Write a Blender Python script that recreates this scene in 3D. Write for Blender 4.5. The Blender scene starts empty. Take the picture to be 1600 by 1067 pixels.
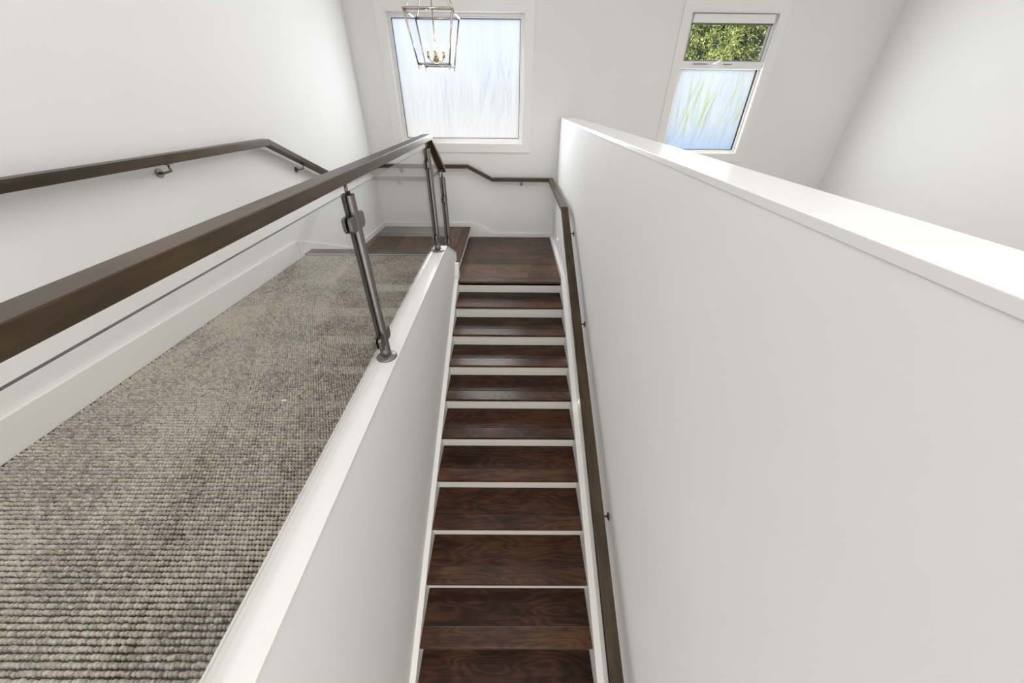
import bpy, bmesh, math, random
import numpy as np
from mathutils import Vector, Matrix
random.seed(7)
sc = bpy.context.scene
COL = sc.collection

# ------------------------------------------------------------------ camera
F, PITCH, YAW, ROLL = 547.64, .6063, .00624, .0102
cp, sp, cy, sy, cr, sr = (math.cos(PITCH), math.sin(PITCH), math.cos(YAW), math.sin(YAW), math.cos(ROLL), math.sin(ROLL))
fw = Vector((sy*cp, cy*cp, -sp)); r0 = Vector((cy, -sy, 0)); u0 = r0.cross(fw)
rt = r0*cr+u0*sr; up = u0*cr-r0*sr
cam = bpy.data.cameras.new('camera'); co = bpy.data.objects.new('camera', cam); COL.objects.link(co)
M = Matrix((rt, up, -fw)).transposed().to_4x4(); M.translation = Vector((0, 0, 1.25)); co.matrix_world = M
cam.sensor_fit = 'HORIZONTAL'; cam.sensor_width = 36; cam.lens = 36*F/1600; cam.clip_start = .02; cam.clip_end = 200
sc.camera = co
# ------------------------------------------------------------------ world, sun, exposure
w = bpy.data.worlds.new('sky'); sc.world = w; w.use_nodes = True
nt = w.node_tree; nt.nodes.clear()
tc = nt.nodes.new('ShaderNodeTexCoord'); sx = nt.nodes.new('ShaderNodeSeparateXYZ'); rp = nt.nodes.new('ShaderNodeValToRGB')
bg = nt.nodes.new('ShaderNodeBackground'); wo = nt.nodes.new('ShaderNodeOutputWorld')
nt.links.new(tc.outputs['Generated'], sx.inputs[0]); nt.links.new(sx.outputs[2], rp.inputs[0])
rp.color_ramp.elements[0].position = 0; rp.color_ramp.elements[0].color = (.98, .985, 1, 1)
rp.color_ramp.elements[1].position = .8; rp.color_ramp.elements[1].color = (.80, .88, 1, 1)
nt.links.new(rp.outputs[0], bg.inputs[0]); bg.inputs[1].default_value = 1.95
nt.links.new(bg.outputs[0], wo.inputs[0])
sun = bpy.data.lights.new('sun', 'SUN'); sun.energy = 5.0; sun.angle = .01; sun.color = (1, .95, .84)
so = bpy.data.objects.new('sun', sun); COL.objects.link(so)
so.rotation_euler = Vector((-.25, -.75, 1.1)).to_track_quat('Z', 'Y').to_euler()

def area(name, loc, sx_, sy_, energy, rot=(0, 0, 0), color=(1, 1, 1)):
    l = bpy.data.lights.new(name, 'AREA'); l.shape = 'RECTANGLE'; l.size = sx_; l.size_y = sy_; l.energy = energy; l.color = color
    o = bpy.data.objects.new(name, l); COL.objects.link(o); o.location = loc; o.rotation_euler = rot
    return o
area('ceiling_fill_stairwell', (-.2, 2.0, 3.27), 1.2, 2.4, 8, color=(1, .975, .94))  # added fill lamp under the ceiling, lifts the stairwell walls; no real fixture
area('ceiling_fill_hall', (.2, -1.2, 3.27), 2.4, 2.2, 76, color=(1, .975, .94))  # unseen fill added overhead behind the camera to brighten the interior
area('ceiling_fill_side_hall', (2.6, 1.6, 3.27), 1.8, 3, 28, color=(1, .975, .94))  # added fill above the space past the half wall, not a known fixture
# daylight entering through the two back windows
area('daylight_window_left', (-.42, 5.320, 1.30), .98, .95, 31, rot=(-math.pi/2, 0, 0), color=(.93, .97, 1))
area('daylight_window_right', (2.485, 5.300, 1.12), .86, .8, 30, rot=(-math.pi/2, 0, 0), color=(.93, .97, 1))
area('lower_hall_fill', (0, -2.7, -.9), 1.1, 2.6, 33, rot=(math.pi/2, 0, 0), color=(1, .965, .92))  # unseen fill added behind and below the camera to brighten risers and shaft
sc.view_settings.view_transform = 'Standard'; sc.view_settings.look = 'None'
sc.view_settings.gamma = 1; sc.view_settings.use_curve_mapping = False
sc.view_settings.exposure = 0.13

# ------------------------------------------------------------------ materials
def newmat(name):
    m = bpy.data.materials.new(name); m.use_nodes = True
    return m, m.node_tree, m.node_tree.nodes['Principled BSDF']
def N(nt, t, **kw):
    n = nt.nodes.new(t)
    for k, v in kw.items(): setattr(n, k, v)
    return n
def paint(name, col, rough, bump=.05, scale=90, spec=.5):
    m, nt, b = newmat(name)
    b.inputs['Roughness'].default_value = rough; b.inputs['Specular IOR Level'].default_value = spec
    tc = N(nt, 'ShaderNodeTexCoord'); n = N(nt, 'ShaderNodeTexNoise'); n.inputs['Scale'].default_value = scale
    nt.links.new(tc.outputs['Object'], n.inputs['Vector'])
    n2 = N(nt, 'ShaderNodeTexNoise'); n2.inputs['Scale'].default_value = 1.3
    nt.links.new(tc.outputs['Object'], n2.inputs['Vector'])
    cr_ = N(nt, 'ShaderNodeValToRGB'); e = cr_.color_ramp.elements
    e[0].position = .3; e[0].color = [c*.97 for c in col]+[1]; e[1].position = .7; e[1].color = list(col)+[1]
    nt.links.new(n2.outputs[0], cr_.inputs[0]); nt.links.new(cr_.outputs[0], b.inputs['Base Color'])
    if bump:
        bp = N(nt, 'ShaderNodeBump'); bp.inputs['Strength'].default_value = bump; bp.inputs['Distance'].default_value = .001
        nt.links.new(n.outputs[0], bp.inputs['Height']); nt.links.new(bp.outputs[0], b.inputs['Normal'])
    return m
def wood(name, cols, rough, fig=1.0, spec=.5):
    m, nt, b = newmat(name)
    L = nt.links.new
    uv = N(nt, 'ShaderNodeTexCoord'); oi = N(nt, 'ShaderNodeObjectInfo')
    off = N(nt, 'ShaderNodeVectorMath', operation='SCALE'); off.inputs[0].default_value = (37.3, 11.7, 5.1); L(oi.outputs['Random'], off.inputs['Scale'])
    add = N(nt, 'ShaderNodeVectorMath', operation='ADD'); L(uv.outputs['UV'], add.inputs[0]); L(off.outputs[0], add.inputs[1])
    def mapped(s):
        mp = N(nt, 'ShaderNodeMapping'); mp.inputs['Scale'].default_value = s; L(add.outputs[0], mp.inputs['Vector']); return mp.outputs[0]
    # broad cathedral figure
    n1 = N(nt, 'ShaderNodeTexNoise'); n1.inputs['Scale'].default_value = 1; n1.inputs['Detail'].default_value = 1.5; L(mapped((1.7, 8, 1)), n1.inputs['Vector'])
    mul = N(nt, 'ShaderNodeMath', operation='MULTIPLY'); mul.inputs[1].default_value = 75*fig; L(n1.outputs[0], mul.inputs[0])
    n1b = N(nt, 'ShaderNodeTexNoise'); n1b.inputs['Scale'].default_value = 1; n1b.inputs['Detail'].default_value = 3; L(mapped((14, 60, 1)), n1b.inputs['Vector'])
    ma = N(nt, 'ShaderNodeMath', operation='MULTIPLY_ADD'); ma.inputs[1].default_value = 2.2; L(n1b.outputs[0], ma.inputs[0]); L(mul.outputs[0], ma.inputs[2])
    sn = N(nt, 'ShaderNodeMath', operation='SINE'); L(ma.outputs[0], sn.inputs[0])
    # streaks
    n2 = N(nt, 'ShaderNodeTexNoise'); n2.inputs['Scale'].default_value = 1; n2.inputs['Detail'].default_value = 6; n2.inputs['Roughness'].default_value = .65; L(mapped((2.2, 45, 1)), n2.inputs['Vector'])
    n3 = N(nt, 'ShaderNodeTexNoise'); n3.inputs['Scale'].default_value = 1; n3.inputs['Detail'].default_value = 2; L(mapped((3.2, 5, 1)), n3.inputs['Vector'])
    n4 = N(nt, 'ShaderNodeTexNoise'); n4.inputs['Scale'].default_value = 1; n4.inputs['Detail'].default_value = 2; L(mapped((18, 420, 1)), n4.inputs['Vector'])
    a = N(nt, 'ShaderNodeMath', operation='MULTIPLY'); a.inputs[1].default_value = .07; L(sn.outputs[0], a.inputs[0])
    c = N(nt, 'ShaderNodeMath', operation='MULTIPLY_ADD'); c.inputs[1].default_value = .55; L(n2.outputs[0], c.inputs[0]); L(a.outputs[0], c.inputs[2])
    d = N(nt, 'ShaderNodeMath', operation='MULTIPLY_ADD'); d.inputs[1].default_value = .55; L(n3.outputs[0], d.inputs[0]); L(c.outputs[0], d.inputs[2])
    rn = N(nt, 'ShaderNodeMath', operation='MULTIPLY_ADD'); rn.inputs[1].default_value = .17; L(oi.outputs['Random'], rn.inputs[0]); L(d.outputs[0], rn.inputs[2])
    pr_ = N(nt, 'ShaderNodeMath', operation='MULTIPLY_ADD'); pr_.inputs[1].default_value = .12; L(n4.outputs[0], pr_.inputs[0]); L(rn.outputs[0], pr_.inputs[2])
    rp = N(nt, 'ShaderNodeValToRGB'); el = rp.color_ramp.elements
    el[0].position = .42; el[0].color = list(cols[0])+[1]; el[1].position = .86; el[1].color = list(cols[2])+[1]
    x = el.new(.64); x.color = list(cols[1])+[1]
    L(pr_.outputs[0], rp.inputs[0]); L(rp.outputs[0], b.inputs['Base Color'])
    b.inputs['Roughness'].default_value = rough; b.inputs['Specular IOR Level'].default_value = spec
    bp = N(nt, 'ShaderNodeBump'); bp.inputs['Strength'].default_value = .25; bp.inputs['Distance'].default_value = .0006
    L(pr_.outputs[0], bp.inputs['Height']); L(bp.outputs[0], b.inputs['Normal'])
    return m
def plain(name, col, rough=.5, metal=0., spec=.5, emit=None, es=0):
    m, nt, b = newmat(name)
    b.inputs['Roughness'].default_value = rough; b.inputs['Metallic'].default_value = metal
    b.inputs['Specular IOR Level'].default_value = spec
    tc = N(nt, 'ShaderNodeTexCoord'); n = N(nt, 'ShaderNodeTexNoise'); n.inputs['Scale'].default_value = 60
    nt.links.new(tc.outputs['Object'], n.inputs['Vector'])
    cr_ = N(nt, 'ShaderNodeValToRGB'); e = cr_.color_ramp.elements
    e[0].color = [c*.92 for c in col]+[1]; e[1].color = list(col)+[1]
    nt.links.new(n.outputs[0], cr_.inputs[0]); nt.links.new(cr_.outputs[0], b.inputs['Base Color'])
    if emit: b.inputs['Emission Color'].default_value = list(emit)+[1]; b.inputs['Emission Strength'].default_value = es
    return m
WALL = paint('wall_paint', (.885, .877, .866), .7, .04, 160, .3)
BACKW = WALL
TRIM = paint('trim_paint', (.90, .89, .87), .32, 0, 60, .5)
CAPM = paint('cap_paint', (.87, .86, .845), .28, 0, 60, .5)
RISER = paint('riser_paint', (.86, .84, .80), .45, 0, 60)
WOOD = wood('dark_oak', [(.009, .0045, .0025), (.030, .0135, .0068), (.080, .036, .0175)], .36, 1, .2)
NOSE = wood('dark_oak_nosing', [(.017, .008, .0045), (.052, .0235, .0125), (.115, .052, .027)], .29, 1, .3)
LANDW = wood('dark_oak_landing', [(.014, .0075, .0045), (.052, .027, .0135), (.14, .072, .034)], .34, .8, .34)
WEDGE = wood('dark_oak_edge', [(.010, .005, .004), (.02, .009, .006), (.03, .014, .009)], .4)
RAILM = wood('stained_rail_oak', [(.018, .0115, .0052), (.040, .026, .0115), (.075, .047, .021)], .34, .3, .34)
STEEL = plain('brushed_steel', (.24, .225, .21), .42, 1.0)
SLOT = plain('dark_rubber', (.02, .02, .02), .6)
NICKEL = plain('polished_nickel', (.62, .58, .53), .16, 1.0)
BRASS = plain('antique_brass', (.55, .40, .22), .25, 1.0)
GASKET = plain('dark_gasket', (.03, .03, .03), .5)
SUBW = plain('dark_underlay', (.012, .008, .006), .8)
BULB = plain('lit_bulb', (1, .9, .75), .3, emit=(1, .80, .52), es=9)
STEPL = plain('step_light_lens', (1, 1, 1), .3, emit=(1, .95, .85), es=1.5)

def glass(name, tint, f=1.0):
    m = bpy.data.materials.new(name); m.use_nodes = True; nt = m.node_tree; nt.nodes.clear(); L = nt.links.new
    o = N(nt, 'ShaderNodeOutputMaterial'); mx = N(nt, 'ShaderNodeMixShader'); fr = N(nt, 'ShaderNodeLayerWeight'); fr.inputs[0].default_value = .5
    pw = N(nt, 'ShaderNodeMath', operation='POWER'); pw.inputs[1].default_value = 5; L(fr.outputs['Facing'], pw.inputs[0])
    t = N(nt, 'ShaderNodeBsdfTransparent'); t.inputs[0].default_value = list(tint)+[1]
    g = N(nt, 'ShaderNodeBsdfGlossy'); g.inputs['Roughness'].default_value = .01
    mm = N(nt, 'ShaderNodeMath', operation='MULTIPLY_ADD'); mm.inputs[1].default_value = .9*f; mm.inputs[2].default_value = .04*f; mm.use_clamp = True
    L(pw.outputs[0], mm.inputs[0]); L(mm.outputs[0], mx.inputs[0]); L(t.outputs[0], mx.inputs[1]); L(g.outputs[0], mx.inputs[2]); L(mx.outputs[0], o.inputs[0])
    return m
GLASS = glass('clear_glass', (.968, .972, .968)); GLASSW = glass('window_glass', (.97, .98, .97), .6); GLASSL = glass('lantern_glass', (.99, .99, .99), .07)
GEDGE = plain('glass_edge', (.05, .06, .055), .2)
def frosted(name, lo, mid, hi, zlo, zhi, streak):
    m = bpy.data.materials.new(name); m.use_nodes = True; nt = m.node_tree; nt.nodes.clear(); L = nt.links.new
    o = N(nt, 'ShaderNodeOutputMaterial'); mx = N(nt, 'ShaderNodeMixShader'); tr = N(nt, 'ShaderNodeBsdfTranslucent'); g = N(nt, 'ShaderNodeBsdfPrincipled')
    g.inputs['Base Color'].default_value = (.8, .82, .85, 1); g.inputs['Roughness'].default_value = .25
    mx.inputs[0].default_value = .10
    tc = N(nt, 'ShaderNodeTexCoord'); sp_ = N(nt, 'ShaderNodeSeparateXYZ'); L(tc.outputs['UV'], sp_.inputs[0])
    rp = N(nt, 'ShaderNodeValToRGB'); e = rp.color_ramp.elements
    e[0].position = 0; e[0].color = list(lo)+[1]; e[1].position = 1; e[1].color = list(hi)+[1]; q = e.new(.35); q.color = list(mid)+[1]
    L(sp_.outputs[1], rp.inputs[0])
    # printed grass texture: soft vertical streaks
    mp = N(nt, 'ShaderNodeMapping'); mp.inputs['Scale'].default_value = (26, 1.6, 1); L(tc.outputs['UV'], mp.inputs[0])
    n = N(nt, 'ShaderNodeTexNoise'); n.inputs['Scale'].default_value = 1; n.inputs['Detail'].default_value = 3; n.inputs['Distortion'].default_value = .6; L(mp.outputs[0], n.inputs['Vector'])
    r2 = N(nt, 'ShaderNodeValToRGB'); e = r2.color_ramp.elements
    e[0].position = .42; e[0].color = list(streak)+[1]; e[1].position = .56; e[1].color = (1, 1, 1, 1)
    L(n.outputs[0], r2.inputs[0])
    mu = N(nt, 'ShaderNodeMix', data_type='RGBA', blend_type='MULTIPLY'); mu.inputs[0].default_value = 1
    L(rp.outputs[0], mu.inputs[6]); L(r2.outputs[0], mu.inputs[7]); L(mu.outputs[2], tr.inputs[0])
    L(tr.outputs[0], mx.inputs[1]); L(g.outputs[0], mx.inputs[2]); L(mx.outputs[0], o.inputs[0])
    return m
FROST1 = frosted('frosted_film', (.90, .87, .85), (.88, .88, .88), (.90, .93, 1.0), 0, 1, (.965, .967, .975))
FROST2 = frosted('frosted_film_blue', (.70, .79, .90), (.90, .93, .96), (.94, .96, .98), 0, 1, (.95, .965, .985))
def film(name, col):
    m = bpy.data.materials.new(name); m.use_nodes = True; nt = m.node_tree; nt.nodes.clear(); L = nt.links.new
    o = N(nt, 'ShaderNodeOutputMaterial'); t = N(nt, 'ShaderNodeBsdfTransparent'); 
    tc = N(nt, 'ShaderNodeTexCoord'); n = N(nt, 'ShaderNodeTexNoise'); n.inputs['Scale'].default_value = 5; L(tc.outputs['Object'], n.inputs['Vector'])
    rp = N(nt, 'ShaderNodeValToRGB'); e = rp.color_ramp.elements; e[0].position = .35; e[0].color = (.97, .97, .97, 1); e[1].position = .62; e[1].color = list(col)+[1]
    L(n.outputs[0], rp.inputs[0]); L(rp.outputs[0], t.inputs[0]); L(t.outputs[0], o.inputs[0])
    return m
FILMS = [film('print_green', (.88, .93, .72)), film('print_pale', (.955, .962, .962)), film('print_yellow', (.96, .95, .62)), film('print_grey', (.93, .942, .96)), film('print_cream', (.985, .965, .93))]

# ------------------------------------------------------------------ mesh helpers
def org(parent):
    v = Vector((0, 0, 0))
    while parent is not None: v = v+parent.location; parent = parent.parent
    return v
def link(name, me, mat, parent=None, loc=None):
    o = bpy.data.objects.new(name, me); COL.objects.link(o)
    if mat and not me.materials: me.materials.append(mat)
    if parent: o.parent = parent
    if loc is not None: o.location = loc
    return o
class MB:
    """collects world-space geometry with uvs (u along the grain)"""
    def __init__(s): s.v = []; s.f = []; s.uv = []; s.smooth = []
    def face(s, pts, uvs=None, smooth=False):
        i = len(s.v); s.v += [tuple(p) for p in pts]; s.f.append(list(range(i, i+len(pts)))); s.uv.append(uvs or [(p[0], p[1]) for p in pts]); s.smooth.append(smooth)
        return s
    def box(s, x0, x1, y0, y1, z0, z1, grain='x'):
        P = [(x, y, z) for x in (x0, x1) for y in (y0, y1) for z in (z0, z1)]
        for q in ((0, 1, 3, 2), (4, 6, 7, 5), (0, 4, 5, 1), (2, 3, 7, 6), (0, 2, 6, 4), (1, 5, 7, 3)):
            pts = [P[k] for k in q]
            if grain == 'x': uvs = [(p[0], p[1]+p[2]) for p in pts]
            elif grain == 'y': uvs = [(p[1], p[0]+p[2]) for p in pts]
            else: uvs = [(p[2], p[0]+p[1]) for p in pts]
            s.face(pts, uvs)
        return s
    def prism(s, poly, axis, a0, a1):
        """poly of 2D points extruded along axis; axis 0: (y,z), 1: (x,z), 2: (x,y)"""
        def P(p, a): return ((a, p[0], p[1]), (p[0], a, p[1]), (p[0], p[1], a))[axis]
        n = len(poly)
        s.face([P(p, a0) for p in poly], [tuple(p) for p in poly]); s.face([P(p, a1) for p in reversed(poly)], [tuple(p) for p in reversed(poly)])
        acc = 0
        for i in range(n):
            a, b = poly[i], poly[(i+1) % n]; d = math.hypot(a[0]-b[0], a[1]-b[1])
            s.face([P(a, a1), P(b, a1), P(b, a0), P(a, a0)], [(acc, a1), (acc+d, a1), (acc+d, a0), (acc, a0)]); acc += d
        return s
    def tube(s, path, r, n=12, caps=True):
        path = [Vector(p) for p in path]; rr = r if isinstance(r, (list, tuple)) else [r]*len(path)
        rings = []; ref = None
        for i, p in enumerate(path):
            t = (path[min(i+1, len(path)-1)]-path[max(i-1, 0)])
            t = t.normalized() if t.length > 1e-9 else Vector((0, 0, 1))
            if ref is None: ref = Vector((1, 0, 0)) if abs(t.x) < .9 else Vector((0, 1, 0))
            a = (ref-t*ref.dot(t)).normalized(); ref = a; b = t.cross(a)
            rings.append([p+(a*math.cos(2*math.pi*k/n)+b*math.sin(2*math.pi*k/n))*rr[i] for k in range(n)])
        for i in range(len(rings)-1):
            for k in range(n):
                k2 = (k+1) % n; s.face([rings[i][k], rings[i][k2], rings[i+1][k2], rings[i+1][k]], [(0, 0)]*4, True)
        if caps: s.face(list(reversed(rings[0])), [(0, 0)]*n); s.face(rings[-1], [(0, 0)]*n)
        return s
    def lathe(s, c, prof, n=20):
        return s.tube([(c[0], c[1], c[2]+z) for r, z in prof], [max(r, 1e-4) for r, z in prof], n) if all(prof[i][1] != prof[i+1][1] for i in range(len(prof)-1)) else s._lathe(c, prof, n)
    def _lathe(s, c, prof, n):
        R = [[(c[0]+r*math.cos(2*math.pi*k/n), c[1]+r*math.sin(2*math.pi*k/n), c[2]+z) for k in range(n)] for r, z in prof]
        for i in range(len(R)-1):
            for k in range(n):
                k2 = (k+1) % n; s.face([R[i][k], R[i][k2], R[i+1][k2], R[i+1][k]], [(0, 0)]*4, True)
        s.face(list(reversed(R[0])), [(0, 0)]*n); s.face(R[-1], [(0, 0)]*n)
        return s
    def rail(s, path, w, h):
        """rectangular rail, path = centre of the TOP face, vertical mitres"""
        P = [Vector(p) for p in path]; n = len(P); L, R = [], []
        for i in range(n):
            ds = []
            if i > 0: d = P[i]-P[i-1]; d.z = 0; ds.append(d.normalized())
            if i < n-1: d = P[i+1]-P[i]; d.z = 0; ds.append(d.normalized())
            nn = sum((Vector((-d.y, d.x, 0)) for d in ds), Vector()); nn.normalize(); k = 1/max(.3, nn.dot(Vector((-ds[0].y, ds[0].x, 0))))
            L.append(P[i]+nn*k*w/2); R.append(P[i]-nn*k*w/2)
        acc = 0
        for i in range(n-1):
            d = P[i+1]-P[i]; l = d.length; hz = h/max(.5, math.hypot(d.x, d.y)/l)
            D0 = Vector((0, 0, -h)); D1 = Vector((0, 0, -h))
            u = (acc, acc+l)
            def q(a, b, c, e, v0, v1): s.face([a, b, c, e], [(u[0], v0), (u[1], v0), (u[1], v1), (u[0], v1)])
            q(R[i], R[i+1], L[i+1], L[i], 0, w)
            q(R[i]+D0, R[i+1]+D1, R[i+1], R[i], w, w+h)
            q(L[i], L[i+1], L[i+1]+D1, L[i]+D0, 2*w, 2*w+h)
            q(L[i]+D0, L[i+1]+D1, R[i+1]+D1, R[i]+D0, 3*w, 4*w)
            acc += l
        D = Vector((0, 0, -h))
        s.face([R[0]+D, R[0], L[0], L[0]+D], [(0, 0), (0, h), (w, h), (w, 0)]); s.face([L[-1]+D, L[-1], R[-1], R[-1]+D], [(0, 0), (0, h), (w, h), (w, 0)])
        return s
    def build(s, name, mat, parent=None, bevel=0, merge=True, origin=None):
        o0 = org(parent)
        me = bpy.data.meshes.new(name)
        base = Vector(origin) if origin is not None else o0
        me.from_pydata([(v[0]-base.x, v[1]-base.y, v[2]-base.z) for v in s.v], [], s.f)
        ul = me.uv_layers.new(name='UVMap')
        flat = [c for f in s.uv for uv in f for c in uv]; ul.data.foreach_set('uv', flat)
        me.polygons.foreach_set('use_smooth', s.smooth)
        if merge:
            bm = bmesh.new(); bm.from_mesh(me); bmesh.ops.remove_doubles(bm, verts=bm.verts, dist=1e-5)
            bmesh.ops.recalc_face_normals(bm, faces=bm.faces)
            if bevel:
                ed = [e for e in bm.edges if len(e.link_faces) == 2 and e.calc_face_angle(0) > .5 and not (e.link_faces[0].smooth and e.link_faces[1].smooth)]
                bmesh.ops.bevel(bm, geom=ed, offset=bevel, segments=2, affect='EDGES', profile=.6)
            bm.to_mesh(me); bm.free()
        o = link(name, me, mat, parent)
        o.location = base-o0
        return o
def tag(o, label=None, cat=None, group=None, kind=None):
    if label: o['label'] = label
    if cat: o['category'] = cat
    if group: o['group'] = group
    if kind: o['kind'] = kind
    return o
def empty(name, loc, label, cat, group=None):
    o = bpy.data.objects.new(name, None); COL.objects.link(o); o.location = loc; o.empty_display_size = .1
    return tag(o, label, cat, group)
def struct(o, label=None): o['kind'] = 'structure'; 
def S(o, label, cat): o['kind'] = 'structure'; o['label'] = label; o['category'] = cat; return o
def clone(o, parent, d=(0, 0, 0)):
    c = o.copy(); COL.objects.link(c); c.parent = parent; c.location = o.location+Vector(d)
    for ch in list(o.children): clone(ch, c)
    return c

# ------------------------------------------------------------------ key dimensions
YB = 5.274                       # back wall face
XS0, XS1 = -.600, .575           # stair width between stringers
WX0, WX1 = -.640, .621           # wall faces of the stairwell
ZL, RS, GO, OV, TN = -.474, .1486, .324, .031, .026
Y0 = 3.684
Z2 = -.325                       # second landing
ZC = .02                         # carpet
ZCAP = .035
ZF = -2.75                       # lower floor
ZT = 3.3                         # ceiling
def wx(y): return -1.87-(YB-y)*.048     # left wall face, slightly out of square
XR = 4.3

# ------------------------------------------------------------------ room shell
m = MB()
# back wall with two window openings
W1 = (-1.415, .155, .745, 2.05); W2 = (1.99, 2.985, .665, 2.085)
def wall_with_holes(mb, x0, x1, z0, z1, y0, y1, holes):
    xs = sorted({x0, x1} | {h[0] for h in holes} | {h[1] for h in holes})
    for a, b in zip(xs, xs[1:]):
        hh = [h for h in holes if h[0] <= a and h[1] >= b]
        if not hh: mb.box(a, b, y0, y1, z0, z1)
        else: mb.box(a, b, y0, y1, z0, hh[0][2]); mb.box(a, b, y0, y1, hh[0][3], z1)
wall_with_holes(m, -2.4, XR, ZF, ZT, YB, YB+.16, [W1, W2])
S(m.build('wall_back', WALL), 'plain off-white back wall holding both windows above the landings', 'wall')
m = MB().prism([(wx(YB+.16), YB+.16), (wx(-3), -3), (wx(-3)-.15, -3), (wx(-3)-.15, YB+.16)], 2, ZF, ZT)
S(m.build('wall_left', WALL), 'tall off-white wall on the left above the carpeted floor', 'wall')
m = MB().box(XR, XR+.15, -3, YB+.16, -.3, ZT)
S(m.build('wall_far_right', WALL), 'off-white wall closing the space beyond the half-height wall', 'wall')
m = MB().box(-2.5, XR+.15, -3.15, -3, ZF, ZT)
S(m.build('wall_front', WALL), 'off-white wall behind the viewpoint', 'wall')
m = MB().box(-2.5, XR+.15, -3.15, YB+.16, ZT, ZT+.1)
S(m.build('ceiling', WALL), 'flat white ceiling over the stairwell', 'ceiling')
# low wall between the flights
m = MB().prism([(-3, ZF), (-3, ZCAP-.02), (3.42, ZCAP-.02), (3.97, -.255), (3.97, ZF)], 0, -.760, WX0)
wc = S(m.build('wall_centre', WALL), 'low white wall between the carpeted floor and the dark timber flight', 'wall')
m = MB().prism([(-3, ZCAP-.02), (-3, ZCAP), (3.425, ZCAP), (3.976, -.235), (3.976, -.255), (3.42, ZCAP-.02)], 0, -.768, -.646+.008)
m.build('cap', CAPM, wc, bevel=.002)
m = MB().prism([(-3, ZC), (-3, ZCAP+.004), (3.2, ZCAP+.004), (3.2, ZC)], 0, -.776, -.7681)
m.build('edge_bead', TRIM, wc)
# half wall
m = MB().box(WX1, .812, -3, YB, ZF, 1.0335)
wr_ = S(m.build('wall_right', WALL), 'tall half-height white wall right of the timber flight', 'wall')
MB().box(WX1-.0025, .818, -3, YB, 1.034, 1.057).build('cap', CAPM, wr_, bevel=.002)
# floors
m = MB().prism([(wx(-3), -3), (-.766, -3), (-.766, 3.215), (wx(3.215), 3.215)], 2, -.14, 0.004)
fl = S(m.build('floor', plain('carpet_backing', (.045, .04, .033), .95)), 'upper floor covered in beige looped carpet left of the low wall', 'floor')
m = MB().box(.812, XR, -3, YB, -.15, 0.0)
S(m.build('floor_right', plain('hall_carpet', (.35, .33, .30), .95)), 'floor of the space beyond the half-height wall', 'floor')
m = MB().box(WX0, WX1, -3, -.5, ZF-.1, ZF+.125)
S(m.build('floor_lower', plain('lower_floor', (.04, .022, .014), .4)), 'dark floor at the foot of the timber flight', 'floor')

# looped carpet pile
def carpet():
    px, py = .0135, .0165
    ys = np.arange(-.6, 3.205, py); rows = []
    rng = np.random.default_rng(3)
    for j, y in enumerate(ys):
        xs = np.arange(-2.35, -.79, px)+(j*.42*px) % px
        xs = xs[(xs > -1.87-(YB-y)*.048+.025)]
        rows.append(np.stack([xs, np.full_like(xs, y)], 1))
    C = np.concatenate(rows); C += rng.normal(0, .0006, C.shape); n = len(C)
    sc_ = 1+rng.normal(0, .10, (n, 1)); 
    K = 6; ang = np.arange(K)*2*np.pi/K
    ring = np.stack([np.cos(ang)*.0074, np.sin(ang)*.0069, np.zeros(K)], 1)
    up_ = np.stack([np.cos(ang)*.0052, np.sin(ang)*.0052, np.full(K, .0095)], 1)
    T = np.concatenate([ring, up_, [[0, 0, .0125]]])
    ra = rng.uniform(-.35, .35, n)
    V = np.zeros((n, 13, 3))
    V[:, :, 0] = T[:, 0]*sc_*np.cos(ra)[:, None]-T[:, 1]*sc_*np.sin(ra)[:, None]+C[:, :1]
    V[:, :, 1] = T[:, 0]*sc_*np.sin(ra)[:, None]+T[:, 1]*sc_*np.cos(ra)[:, None]+C[:, 1:]
    V[:, :, 2] = T[:, 2]*(1+rng.normal(0, .12, (n, 1)))+.004
    me = bpy.data.meshes.new('carpet_pile'); me.vertices.add(n*13); me.vertices.foreach_set('co', V.reshape(-1))
    F = []
    for k in range(K):
        k2 = (k+1) % K; F += [(k, k2, K+k2), (k, K+k2, K+k), (K+k, K+k2, 12)]
    F = np.array(F); A = (F[None]+(np.arange(n)*13)[:, None, None]).reshape(-1)
    nf = n*len(F); me.loops.add(nf*3); me.polygons.add(nf)
    me.loops.foreach_set('vertex_index', A.astype(np.int32)); me.polygons.foreach_set('loop_start', np.arange(0, nf*3, 3, dtype=np.int32))
    me.polygons.foreach_set('use_smooth', np.ones(nf, bool)); me.update(calc_edges=True)
    return me
mt, nt_, b_ = newmat('carpet_wool')
tc_ = N(nt_, 'ShaderNodeTexCoord'); vo = N(nt_, 'ShaderNodeTexVoronoi'); vo.inputs['Scale'].default_value = 80; nt_.links.new(tc_.outputs['Object'], vo.inputs['Vector'])
no = N(nt_, 'ShaderNodeTexNoise'); no.inputs['Scale'].default_value = 3.; nt_.links.new(tc_.outputs['Object'], no.inputs['Vector'])
sep = N(nt_, 'ShaderNodeSeparateColor'); nt_.links.new(vo.outputs['Color'], sep.inputs[0])
ad = N(nt_, 'ShaderNodeMath', operation='MULTIPLY_ADD'); ad.inputs[1].default_value = .6; nt_.links.new(sep.outputs[0], ad.inputs[0]); nt_.links.new(no.outputs[0], ad.inputs[2])
r_ = N(nt_, 'ShaderNodeValToRGB'); e_ = r_.color_ramp.elements; e_[0].position = .4; e_[0].color = (.20, .170, .135, 1); e_[1].position = 1; e_[1].color = (.58, .52, .435, 1)
nt_.links.new(ad.outputs[0], r_.inputs[0]); nt_.links.new(r_.outputs[0], b_.inputs['Base Color'])
b_.inputs['Roughness'].default_value = .5; b_.inputs['Specular IOR Level'].default_value = 1.0; b_.inputs['Sheen Weight'].default_value = 1.0; b_.inputs['Sheen Roughness'].default_value = .3
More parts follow.
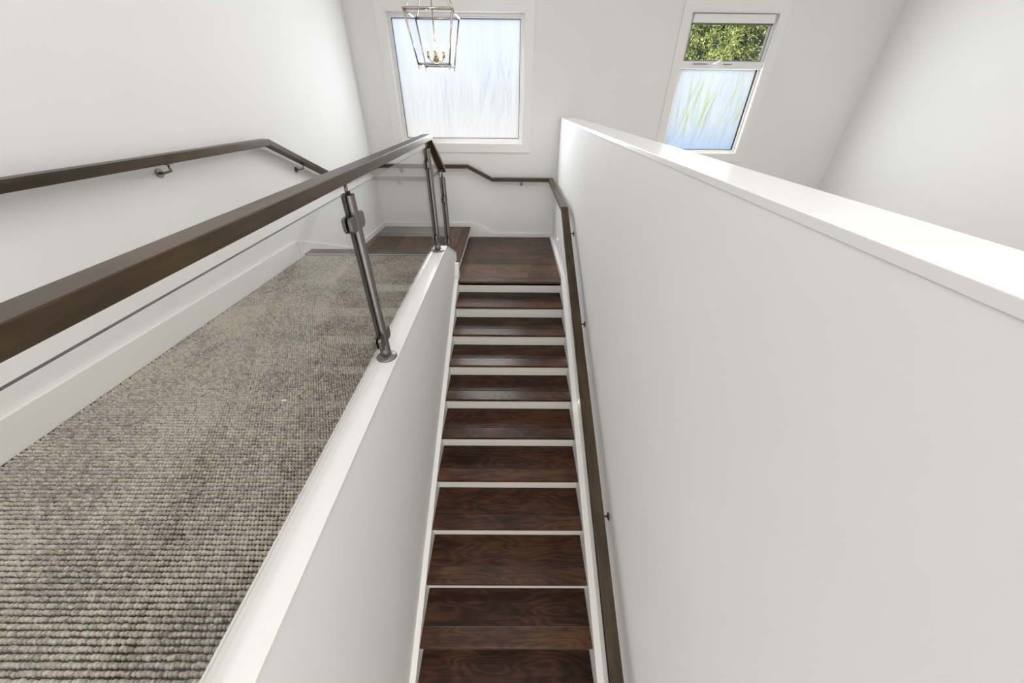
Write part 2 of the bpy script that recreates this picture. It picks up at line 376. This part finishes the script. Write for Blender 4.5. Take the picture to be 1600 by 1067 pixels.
cpile = link('carpet_pile', carpet(), mt, fl); tag(cpile, kind='stuff')

# ------------------------------------------------------------------ lower flight with first landing
st = empty('staircase', (0, Y0, ZL), 'dark timber staircase with white risers climbing to the landing', 'staircase')
tp = rp_ = None
sm = .118
for k in range(14):
    y = Y0-GO*k; z = ZL-RS*k
    if k > 0:
        t = MB().box(XS0, XS1, y+sm+.0015, y+GO+OV+.012, z-TN, z, 'x').build('tread', WOOD, st, bevel=.0012, origin=(0, y, z))
        MB().box(XS0, XS1, y, y+sm-.0015, z-TN, z, 'x').build('nosing_board', NOSE, t, bevel=.003)
    MB().box(XS0, XS1, y+OV, y+OV+.012, z-RS, z-TN, 'x').build('riser', RISER, st, bevel=0)
# landing boards: nosing plus planks
ld = MB().box(XS0-.04, WX1, Y0+OV, YB, ZL-.06, ZL-TN, 'x').build('landing', SUBW, st)
MB().box(XS0, XS1, Y0, Y0+sm-.001, ZL-TN, ZL, 'x').build('nosing_board', LANDW, ld, bevel=.003)
y = Y0+sm+.001
ends = [.2, -.25, .35, -.05, .1, -.35, .3, -.15, .2, 0]
i = 0
PW = .190
while y < YB-.005:
    y1 = min(y+PW, YB-.002)
    xa = XS0 if y < 3.80 else -.617
    xm = ends[i]
    for a, b in ((xa, xm), (xm, XS1+.02)):
        MB().box(a+.0007, b-.0007, y+.0008, y1-.0008, ZL-TN, ZL, 'x').build('plank', LANDW, ld, bevel=.0012)
    y = y1; i += 1
# stringers
sl = .4586
def line(y, h): return ZL+sl*(y-Y0)+h
ya = Y0-.324*13.6
MB().prism([(Y0+.02, ZL-.3), (Y0+.02, line(Y0+.02, .018)), (ya, line(ya, .018)), (ya, line(ya, -.30))], 0, WX0+.0005, XS0).build('stringer', TRIM, st, bevel=.002)
MB().prism([(Y0+.02, ZL-.3), (Y0+.02, line(Y0+.02, .05)), (ya, line(ya, .05)), (ya, line(ya, -.30))], 0, XS1, WX1-.0005).build('stringer', TRIM, st, bevel=.002)
MB().prism([(Y0+.02, ZL-.1), (Y0+.03, ZL+.05), (3.76, ZL+.09), (3.80, -.305), (3.835, -.305), (3.835, ZL-.1)], 0, WX0+.0005, -.596).build('end_block', TRIM, st, bevel=.002)

# ------------------------------------------------------------------ upper flight: second landing, two risers, carpet nosing
us = empty('upper_staircase', (-1.2, 4.5, Z2), 'dark timber second landing with hidden steps rising to the carpet', 'staircase')
ld2 = MB().box(wx(3.5)-.0, -.645, 3.62, YB, Z2-.06, Z2-TN, 'y').build('landing', SUBW, us)
MB().box(-.70, -.604, 3.84, YB-.002, Z2-TN, Z2, 'y').build('nosing_board', WOOD, ld2, bevel=.003)
x = -.7015
yfront = 3.66
i = 0
while x > -1.93:
    x1 = max(x-.19, -1.95)
    ys_ = yfront if x1 < -.77 else 3.98
    yj = [4.6, 5.0, 4.5, 4.9, 4.65, 4.95, 4.4][i]
    for a, b in ((ys_, yj), (yj, YB-.002)):
        MB().box(x1+.0008, x-.0008, a+.0007, b-.0007, Z2-TN, Z2, 'y').build('plank', LANDW, ld2, bevel=.0012)
    x = x1; i += 1
MB().box(-.6455, -.628, 3.85, YB, ZL, Z2-TN, 'y').build('riser', RISER, us)
MB().box(wx(3.3), -.768, 3.64, 3.652, Z2-.0, -.1525-TN, 'x').build('riser', RISER, us)
MB().box(wx(3.3), -.768, 3.322, 3.67, -.1525-TN, -.1525, 'x').build('tread', WOOD, us, bevel=.003)
MB().box(wx(3.3), -.768, 3.310, 3.322, -.1525-.03, ZC-TN, 'x').build('riser', RISER, us)
MB().box(wx(3.3)+.001, -.768, 3.215, 3.345, ZC-TN, ZC+.002, 'x').build('nosing_board', wood('glossy_nosing', [(.012, .008, .006), (.03, .018, .012), (.06, .036, .024)], .2, 1, .6), us, bevel=.004)
MB().box(wx(3.3)+.03, -.770, 3.199, 3.2145, .0, ZC+.004, 'x').build('metal_edge_strip', plain('edge_strip_alloy', (.6, .6, .58), .35, 1), us, bevel=.002)

# ------------------------------------------------------------------ skirtings
bh = .060
m = MB().prism([(-.640, Z2), (-.640, ZL+.0), (WX1, ZL), (WX1, ZL+bh), (-.27, ZL+bh), (-.545, Z2+bh), (wx(YB), Z2+bh), (wx(YB), Z2)], 1, YB-.020, YB-.0005)
S(m.build('baseboard_back', TRIM, bevel=.003), 'white skirting along the back wall stepping up to the second landing', 'baseboard')
m = MB().box(XS1+.005, WX1-.0005, Y0+.02, YB-.02, ZL, ZL+bh)
S(m.build('baseboard_right', TRIM, bevel=.004), 'white skirting beside the first landing under the right handrail', 'baseboard')
def slab_left(poly, th, name, label):
    m = MB(); a = [(wx(y)+.0005, y, z) for y, z in poly]; b = [(wx(y)+th, y, z) for y, z in poly]
    m.face(a); m.face(list(reversed(b)))
    for i in range(len(poly)):
        j = (i+1) % len(poly); m.face([a[i], a[j], b[j], b[i]])
    return S(m.build(name, TRIM, bevel=.003), label, 'baseboard')
slab_left([(-3, ZC-.012), (-3, .165), (3.135, .165), (3.135, ZC-.012)], .022, 'baseboard_left', 'white skirting board along the carpet at the foot of the left wall')
slab_left([(3.155, .0), (3.155, .158), (3.19, .156), (4.165, Z2+bh), (YB-.02, Z2+bh), (YB-.02, Z2+.001), (3.64, Z2+.001), (3.64, -.152), (3.346, -.152), (3.346, .0)], .014, 'baseboard_left_stair', 'white raked skirting on the left wall running down to the second landing')

# ------------------------------------------------------------------ windows
def ring(mb, x0, x1, z0, z1, wd, y0, y1):
    mb.box(x0, x0+wd, y0, y1, z0, z1, 'z'); mb.box(x1-wd, x1, y0, y1, z0, z1, 'z')
    mb.box(x0+wd, x1-wd, y0, y1, z0, z0+wd); mb.box(x0+wd, x1-wd, y0, y1, z1-wd, z1)
def frame(name, parent, x0, x1, z0, z1, wd, y0, y1, mat, label=None):
    m = MB(); ring(m, x0, x1, z0, z1, wd, y0, y1); o = m.build(name, mat, parent, merge=False)
    if label: o['label'] = label
    return o
def pane(name, parent, x0, x1, z0, z1, y, mat, th=.006):
    m = MB()
    m.box(x0, x1, y, y+th, z0, z1)
    m.uv = [[((p[0]-x0)/(x1-x0), (p[2]-z0)/(z1-z0)) for p in [m.v[k] for k in f]] for f in m.f]
    return m.build(name, mat, parent, merge=False)
def blades(parent, x0, x1, z0, z1, y, n, mats, seed, lmin, lmax, wmin, wmax, lean):
    rnd = random.Random(seed); groups = {}
    for b in range(n):
        bx = rnd.uniform(x0, x1); bz = rnd.uniform(z0, z0+(z1-z0)*.3); L_ = rnd.uniform(lmin, lmax); le = rnd.gauss(lean, .12); cu = rnd.gauss(.0, .12); wd = rnd.uniform(wmin, wmax)
        mi = rnd.choice(mats); pts = []
        for k in range(13):
            t = k/12; X = bx+le*L_*t+cu*L_*t*t; Z = bz+L_*t; ww = wd*math.sin(math.pi*min(1, .12+t*.88))**.7*.5
            pts.append((X, Z, ww))
        m = groups.setdefault(mi, MB())
        yy = y-.0004-.00002*b
        for k in range(12):
            X, Z, ww = pts[k]; X2, Z2_, w2 = pts[k+1]
            if Z2_ > z1-.005 or max(X, X2)+wd > x1 or min(X, X2)-wd < x0: continue
            m.face([(X-ww, yy, Z), (X+ww, yy, Z), (X2+w2, yy, Z2_), (X2-w2, yy, Z2_)], [(0, 0)]*4)
    for mi, m in groups.items():
        if m.v: tag(m.build('printed_grass', FILMS[mi], parent, merge=False), kind='stuff')
w1 = S(bpy.data.objects.new('window_1', None), 'large square frosted window printed with grass blades above the landing', 'window'); COL.objects.link(w1); w1.location = (-.63, YB, 1.4)
def casing(parent, x0, x1, z0, z1, wd):
    for nm, b in (('casing_side', (x0, x0+wd, z0, z1)), ('casing_side', (x1-wd, x1, z0, z1)), ('casing_head', (x0+wd, x1-wd, z1-wd, z1)), ('casing_sill', (x0+wd, x1-wd, z0, z0+wd))):
        MB().box(b[0], b[1], YB-.016, YB-.0005, b[2], b[3]).build(nm, TRIM, parent, bevel=.002)
casing(w1, -1.53, .250, .655, 2.145, .098)
frame('reveal', w1, -1.432, .152, .753, 2.047, .012, YB-.012, YB+.13, TRIM)
frame('frame', w1, -1.420, .140, .765, 2.035, .026, YB+.055, YB+.115, TRIM)
frame('sash', w1, -1.394, .114, .791, 2.009, .018, YB+.066, YB+.11, TRIM)
frame('gasket', w1, -1.376, .096, .809, 1.991, .006, YB+.078, YB+.09, GASKET)
p1 = pane('pane', w1, -1.376, .096, .805, 1.995, YB+.084, FROST1)
p1['label'] = 'frosted glass'
blades(p1, -1.36, .09, .81, 1.97, YB+.084, 46, [1, 4, 4, 1], 5, .25, .6, .008, .02, .1)
blades(p1, -.45, .09, 1.05, 1.97, YB+.084, 34, [1, 1, 3], 8, .3, .7, .008, .022, .12)
w2 = S(bpy.data.objects.new('window_2', None), 'tall right window, clear upper light over a frosted grass-print lower pane', 'window'); COL.objects.link(w2); w2.location = (2.45, YB, 1.4)
casing(w2, 1.895, 3.08, .57, 2.155, .095)
frame('reveal', w2, 1.990, 2.985, .665, 2.060, .010, YB-.012, YB+.13, TRIM)
frame('frame', w2, 2.000, 2.975, .675, 2.050, .030, YB+.035, YB+.095, TRIM)
MB().box(2.0, 2.975, YB+.006, YB+.075, 1.556, 1.628).build('transom', TRIM, w2, bevel=.004)
frame('sash', w2, 2.030, 2.945, 1.628, 2.020, .012, YB+.03, YB+.07, plain('grey_sash', (.30, .30, .29), .5))
MB().box(2.03, 2.945, YB+.004, YB+.05, 1.965, 2.045).build('blind_cassette', TRIM, w2, bevel=.006)
MB().box(2.03, 2.945, YB+.004, YB+.03, 1.952, 1.964).build('blind_bottom_bar', plain('grey_bar', (.16, .16, .15), .5), w2, bevel=.002)
lt = MB(); lt.box(2.33, 2.45, YB-.004, YB+.006, 1.60, 1.612); lt.tube([(2.37, YB-.002, 1.607), (2.40, YB-.02, 1.622), (2.46, YB-.024, 1.640)], .007, 8); lt.build('latch', TRIM, w2)
MB().box(2.14, 2.31, YB-.001, YB+.006, 1.600, 1.606).build('sash_stay', plain('dark_stay', (.12, .11, .10), .5), w2)
MB().box(2.50, 2.60, YB-.001, YB+.006, 1.600, 1.606).build('sash_stay', plain('dark_stay2', (.12, .11, .10), .5), w2)
gk = MB(); gk.box(2.930, 2.942, YB+.030, YB+.05, .708, 1.553); gk.box(2.034, 2.930, YB+.034, YB+.05, .705, .712); gk.build('gasket', GASKET, w2)
p2 = pane('pane', w2, 2.036, 2.939, .711, 1.556, YB+.042, FROST2); p2['label'] = 'frosted glass with yellow-green grass print'
p3 = pane('pane', w2, 2.04, 2.935, 1.63, 2.01, YB+.048, GLASSW); p3['label'] = 'clear upper glass'
blades(p2, 2.045, 2.93, .78, 1.55, YB+.042, 46, [0, 2, 0, 1, 1], 11, .35, .85, .010, .036, .10)
blades(p2, 2.045, 2.93, .70, 1.2, YB+.042, 60, [3, 1], 12, .2, .4, .006, .014, .15)

# ------------------------------------------------------------------ handrails
def bracket(parent, wall_pt, n, rail_pt, name='bracket'):
    """disc on wall, arm out and up to underside of rail"""
    n = Vector(n); w0 = Vector(wall_pt); r0_ = Vector(rail_pt)
    m = MB(); m.tube([w0+n*.0005, w0+n*.007], .024, 16); m.tube([w0+n*.006, w0+n*.03, Vector((r0_.x, r0_.y, w0.z+.012)), r0_+Vector((0, 0, -.004))], .0065, 10)
    m.box(r0_.x-.015, r0_.x+.015, r0_.y-.02, r0_.y+.02, r0_.z-.005, r0_.z-.0005)
    return m.build(name, STEEL, parent)
HW, HH = .068, .046
hr = empty('wall_handrail', (.535, 3.65, .36), 'long dark timber handrail fixed along the right half-wall and stepping up across the back wall', 'handrail')
kx = .536
hl = .85
path = [(kx, -1.2, line(-1.2, hl)), (kx, 3.655, .362), (kx, 5.190, .362), (-.262, 5.190, .362), (-.585, 5.190, .520), (wx(5.19)+.075, 5.190, .520),
        (wx(4.12)+.075, 4.12, .520), (wx(3.10)+.075, 3.10, .979), (wx(.2)+.075, .2, .979)]
names = ['rake_rail', 'level_rail', 'back_rail', 'back_rake_rail', 'upper_back_rail', 'left_level_rail', 'left_rake_rail', 'hall_rail']
def rail_parts(path, names, parent, w_, h_):
    """each straight length is its own part, mitred to its neighbours"""
    for i, nm in enumerate(names):
        full = MB().rail(path, w_, h_)
        mb = MB(); n = len(path)-1
        for k in range(4*i, 4*i+4): mb.face(full.v_of(k), full.uv[k])
        a = full.v_of(4*i); b = full.v_of(4*i+2)   # a: R0 R1 L1 L0 ; b: L0 L1 L1d L0d
        d = Vector((0, 0, -h_))
        mb.face([Vector(a[0])+d, a[0], a[3], Vector(a[3])+d], [(0, 0), (0, h_), (w_, h_), (w_, 0)])
        mb.face([Vector(a[2])+d, a[2], a[1], Vector(a[1])+d], [(0, 0), (0, h_), (w_, h_), (w_, 0)])
        mb.build('rail', RAILM, parent, bevel=.003)
MB.v_of = lambda s, k: [s.v[j] for j in s.f[k]]
rail_parts(path, names, hr, HW, HH)
for y in (3.44, 2.47, 1.17, .0):
    z = line(y, hl)-HH-.002
    bracket(hr, (WX1, y, z-.055), (-1, 0, 0), (kx, y, z))
for x, z in ((.14, .362-HH), (-1.50, .520-HH)):
    bracket(hr, (x, YB, z-.05), (0, -1, 0), (x, 5.19, z))
for y in (3.5, 2.2):
    z = (.979-(y-3.10)*.45 if y > 3.1 else .979)-HH-.002
    bracket(hr, (wx(y), y, z-.05), (1, 0, 0), (wx(y)+.075, y, z))

# ------------------------------------------------------------------ glass balustrade
gb = empty('glass_balustrade', (-.708, 1.593, ZCAP), 'glass balustrade with steel posts and dark timber top rail on the low wall', 'balustrade')
PX = -.708; PP = -.702
rail_parts([(PX, -2.2, 1.0), (PX, 3.395, 1.0), (PX, 3.945, .665)], ['rail', 'rail'], gb, .070, .044)
def post(y, zb, zt, ztop, clamps, slope=0):
    m = MB()
    for s2 in (-1, 1):      # two D-shaped halves with a slot between them
        poly = [(PP+s2*.0045, y-.021)]+[(PP+s2*(.0045+.0245*math.cos(t)**.75), y+.021*math.sin(t)) for t in [math.radians(v) for v in range(-80, 81, 16)]]+[(PP+s2*.0045, y+.021)]
        m.prism(poly, 2, zb+.045 if s2 < 0 else zb+.012, zt)
    m._lathe((PP, y, zb+.008), [(.020, 0), (.026, .008), (.029, .030), (.027, .05), (.012, .058)], 24)
    p = m.build('post', STEEL, gb, bevel=.0008)
    f = MB(); f._lathe((PP, y, zb), [(.057, 0.0), (.057, .004), (.050, .011), (.034, .015), (.028, .018)], 36); fo = f.build('base_flange', STEEL, p)
    s_ = MB(); s_.box(PP-.0044, PP+.0044, y-.0135, y+.0135, zb+.06, zt-.002); s_.build('slot', SLOT, p)
    q = MB(); q.tube([(PP, y, zt-.002), (PP, y, ztop-.003)], .0078, 14); q.build('pin', STEEL, p)
    q = MB(); q.box(PP-.018, PP+.018, y-.03, y+.03, ztop-.0048, ztop-.0008); q.build('saddle', STEEL, p)
    q = MB(); q.box(PP-.024, PP+.024, y-.015, y+.015, zt-.001, zt+.0025); q.build('post_cap', SLOT, p)
    for z, sd in clamps:
        c = MB()
        for s2 in (-1, 1):
            x0 = PP+s2*.0060; x1 = PP+s2*.0200
            poly = [(y+sd*.019, z-.034), (y+sd*.062, z-.034), (y+sd*.078, z-.020), (y+sd*.080, z+.022), (y+sd*.068, z+.034), (y+sd*.019, z+.034)]
            c.prism(poly, 0, min(x0, x1), max(x0, x1))
        c.build('glass_clamp', STEEL, p, bevel=.0015)
    return p
post(-.087, ZCAP, .905, .956, [(.79, 1), (.165, 1)])
post(1.593, ZCAP, .905, .956, [(.79, -1), (.79, 1), (.165, -1), (.165, 1)])
post(3.285, ZCAP, .905, .956, [(.79, -1), (.165, -1), (.73, 1), (.11, 1)])
post(3.880, -.192, .585, .66, [(.38, -1), (-.06, -1)])
def gpane(poly):
    m = MB().prism(poly, 0, PX-.005, PX+.005); o = m.build('glass_panel', GLASS, gb)
    o.data.materials.append(GEDGE)
    for p in o.data.polygons:
        if abs(p.normal.x) < .5 and p.normal.z > -.2: p.material_index = 1
    return o
gpane([(-.05, .105), (1.556, .105), (1.556, .912), (-.05, .912)])
gpane([(1.630, .105), (3.248, .105), (3.248, .912), (1.630, .912)])
gpane([(3.322, .085), (3.43, .075), (3.845, -.125), (3.845, .58), (3.43, .865), (3.322, .90)])

# ------------------------------------------------------------------ lantern
TZ, BZ = 1.758, 1.459
T = [(-.757, 3.30), (-.418, 3.30), (-.418, 3.69), (-.757, 3.69)]
B = [(-.701, 3.35), (-.470, 3.35), (-.470, 3.62), (-.701, 3.62)]
cx, cy_ = -.588, 3.49
ln = empty('pendant_lantern', (cx, cy_, BZ), 'tapered nickel lantern pendant with four lit candle bulbs before the frosted window', 'lamp')
def bar(a, b, r, name, mat=NICKEL, parent=ln, n=4):
    m = MB(); m.tube([a, b], r, n); return m.build(name, mat, parent)
for P, z, nm, r in ((T, TZ, 'top_bar', .0085), (B, BZ, 'bottom_bar', .0065)):
    for k in range(4):
        a, b = P[k], P[(k+1) % 4]; bar((a[0], a[1], z), (b[0], b[1], z), r, nm)
for k in range(4):
    a, b = T[k], B[k]; c = bar((a[0], a[1], TZ), (b[0], b[1], BZ-.01), .0062, 'corner_bar')
    m = MB(); m._lathe((a[0], a[1], TZ), [(.008, 0), (.010, .006), (.004, .014), (.006, .020), (.001, .032)], 10); m.build('finial', NICKEL, c)
    m = MB(); m._lathe((b[0], b[1], BZ-.034), [(.001, 0), (.006, .010), (.004, .016), (.007, .026)], 10); m.build('foot', NICKEL, c)
    # S-curved strap from the corner up to the stem
    pts = []
    d = Vector((cx-a[0], cy_-a[1], 0))
    for t in range(13):
        q = t/12; h = .30*q; inn = (.25*(1-math.cos(min(1, q*3.2)*math.pi/2)) if q < .33 else .25+.70*((q-.33)/.67)**1.0) if False else (1-(1-q)**1.6)*.93*(.35+.65*q)
        pts.append(Vector((a[0], a[1], TZ))+d*(.05+.93*(.42*math.sin(q*math.pi/2)+.58*q**3))+Vector((0, 0, .32*(q**1.35))))
    m = MB(); m.tube(pts, .0048, 6); m.build('curved_strap', NICKEL, ln)
    # glass side
    a2, b2 = T[(k+1) % 4], B[(k+1) % 4]
    m = MB(); ins = .003
    m.face([(a[0], a[1], TZ-.01), (a2[0], a2[1], TZ-.01), (b2[0], b2[1], BZ+.01), (b[0], b[1], BZ+.01)], [(0, 0)]*4)
    g = m.build('glass_side', GLASSL, ln); so_ = g.modifiers.new('thick', 'SOLIDIFY'); so_.thickness = .002
CH = 1.515
m = MB(); m.tube([(cx, cy_, CH), (cx, cy_, ZT-.03)], .0055, 10); m._lathe((cx, cy_, TZ+.30), [(.007, 0), (.018, .008), (.018, .022), (.007, .03)], 14); m.build('stem', NICKEL, ln)
m = MB(); m._lathe((cx, cy_, ZT-.036), [(.012, 0), (.05, .012), (.062, .035)], 24); m.build('ceiling_rose', NICKEL, ln)
cl = MB(); cl._lathe((cx, cy_, CH-.060), [(.001, 0), (.006, .005), (.004, .016), (.010, .022), (.026, .034), (.020, .050), (.010, .062)], 16)
clo = cl.build('candle_hub', BRASS, ln)
for k, (ax, ay) in enumerate(((-1, -.15), (.1, -1), (1, .15), (-.1, 1))):
    m = MB(); R_ = .058
    m.tube([(cx+ax*R_*t, cy_+ay*R_*t, CH-.022-.012*math.sin(t*math.pi)+(.010 if t > .95 else 0)) for t in (0, .25, .5, .75, 1)], .0035, 8)
    arm = m.build('candle_arm', BRASS, clo)
    x, y_ = cx+ax*R_, cy_+ay*R_
    m = MB(); m._lathe((x, y_, CH-.014), [(.003, 0), (.013, .006), (.014, .010), (.0085, .012), (.0085, .040), (.010, .042)], 14); m.build('candle_sleeve', BRASS, arm)
    m = MB(); m._lathe((x, y_, CH+.0285), [(.005, 0), (.0075, .006), (.0115, .018), (.010, .030), (.004, .046), (.0008, .052)], 14); b_o = m.build('bulb', BULB, arm)

# ------------------------------------------------------------------ little step lights low on the walls
def step_light(x, y, z, n, label):
    m = MB(); e = empty('step_light', (x, y, z), label, 'light')
    n = Vector(n); p = Vector((x, y, z))
    m.tube([p+n*.0003, p+n*.003], .013, 16); a = m.build('bezel', STEEL, e)
    m = MB(); m.tube([p+n*.003, p+n*.0045], .009, 16); m.build('lens', STEPL, e)
    l = bpy.data.lights.new('step_light_glow', 'POINT'); l.energy = .03; l.shadow_soft_size = .01; l.color = (1, .88, .7)
    lo = bpy.data.objects.new('step_light_glow', l); COL.objects.link(lo); lo.parent = e; lo.location = n*.02
step_light(WX1, 2.272, -1.012+.03, (-1, 0, 0), 'tiny lit step light on the half-height wall just above the raked white stringer')
step_light(WX1, 4.60, -.28, (-1, 0, 0), 'tiny lit step light on the half-height wall beside the first landing')
step_light(wx(4.25), 4.40, -.02, (1, 0, 0), 'tiny lit step light on the left wall above the second landing')

# ------------------------------------------------------------------ outside: ground and conifers
m = MB().box(-30, 30, YB+.4, 60, -3.4, -3.2)
S(m.build('ground', plain('pale_paving', (.30, .30, .29), .9)), 'ground outside below the windows', 'ground')
rng = np.random.default_rng(11)
mf, ntf, bf = newmat('conifer_foliage')
gi = N(ntf, 'ShaderNodeNewGeometry'); rf = N(ntf, 'ShaderNodeValToRGB'); ntf.links.new(gi.outputs['Random Per Island'], rf.inputs[0])
e = rf.color_ramp.elements; e[0].color = (.10, .15, .03, 1); e[1].color = (.52, .55, .17, 1); ntf.links.new(rf.outputs[0], bf.inputs['Base Color']); bf.inputs['Roughness'].default_value = .55
bark = plain('bark', (.10, .07, .05), .9)
def tree(x, y, ztop, rad, label, n, sc_=1.0):
    t = empty('conifer', (x, y, -3.2), label, 'tree')
    m = MB(); m.tube([(x, y, -3.2), (x+.05, y, 0), (x, y+.05, ztop-1.0)], [.22, .16, .05], 10); m.build('trunk', bark, t)
    V = []; Fc = []
    H = ztop+2.6
    for i in range(n):
        a = rng.uniform(0, 2*math.pi); q = rng.uniform(0, 1)**.8; zz = -2.4+H*q
        lump = 1+.18*math.sin(a*5+q*9)+.12*math.sin(a*11-q*17)
        rr = rad*lump*(1-q**2.2)**.55*rng.uniform(.9, 1.06)+.05
        c = np.array([x+math.cos(a)*rr, y+math.sin(a)*rr, zz]); out = np.array([math.cos(a), math.sin(a), -.15])
        for k in range(16):
            d = out*.7+rng.normal(0, .55, 3); d /= np.linalg.norm(d); L_ = rng.uniform(.07, .17)*sc_; s_ = np.cross(d, rng.normal(0, 1, 3)); s_ /= np.linalg.norm(s_); s_ *= rng.uniform(.010, .02)*sc_
            o_ = c+rng.normal(0, .045, 3); b = len(V); V += [o_-s_*.4, o_+d*L_*.5-s_, o_+d*L_, o_+d*L_*.5+s_]; Fc.append((b, b+1, b+2, b+3))
    bm = bmesh.new(); bmesh.ops.create_icosphere(bm, subdivisions=5, radius=1)
    for v in bm.verts:
        q = (v.co.z+1)/2; a = math.atan2(v.co.y, v.co.x); lump = 1+.18*math.sin(a*5+q*9)+.12*math.sin(a*11-q*17)+random.uniform(-.06, .06)
        rr = rad*.88*lump*(1-q**2.2)**.55 if q < .999 else 0
        k_ = min(1, math.hypot(v.co.x, v.co.y)*3); v.co = Vector((math.cos(a)*rr*k_, math.sin(a)*rr*k_, .8+(H*.97)*q))
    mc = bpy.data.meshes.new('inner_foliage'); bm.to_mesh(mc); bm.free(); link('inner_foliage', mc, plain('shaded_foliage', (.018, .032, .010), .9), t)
    me = bpy.data.meshes.new('foliage'); me.from_pydata([(v[0]-x, v[1]-y, v[2]+3.2) for v in V], [], Fc)
    o = link('foliage', me, mf, t); tag(o, kind='stuff')
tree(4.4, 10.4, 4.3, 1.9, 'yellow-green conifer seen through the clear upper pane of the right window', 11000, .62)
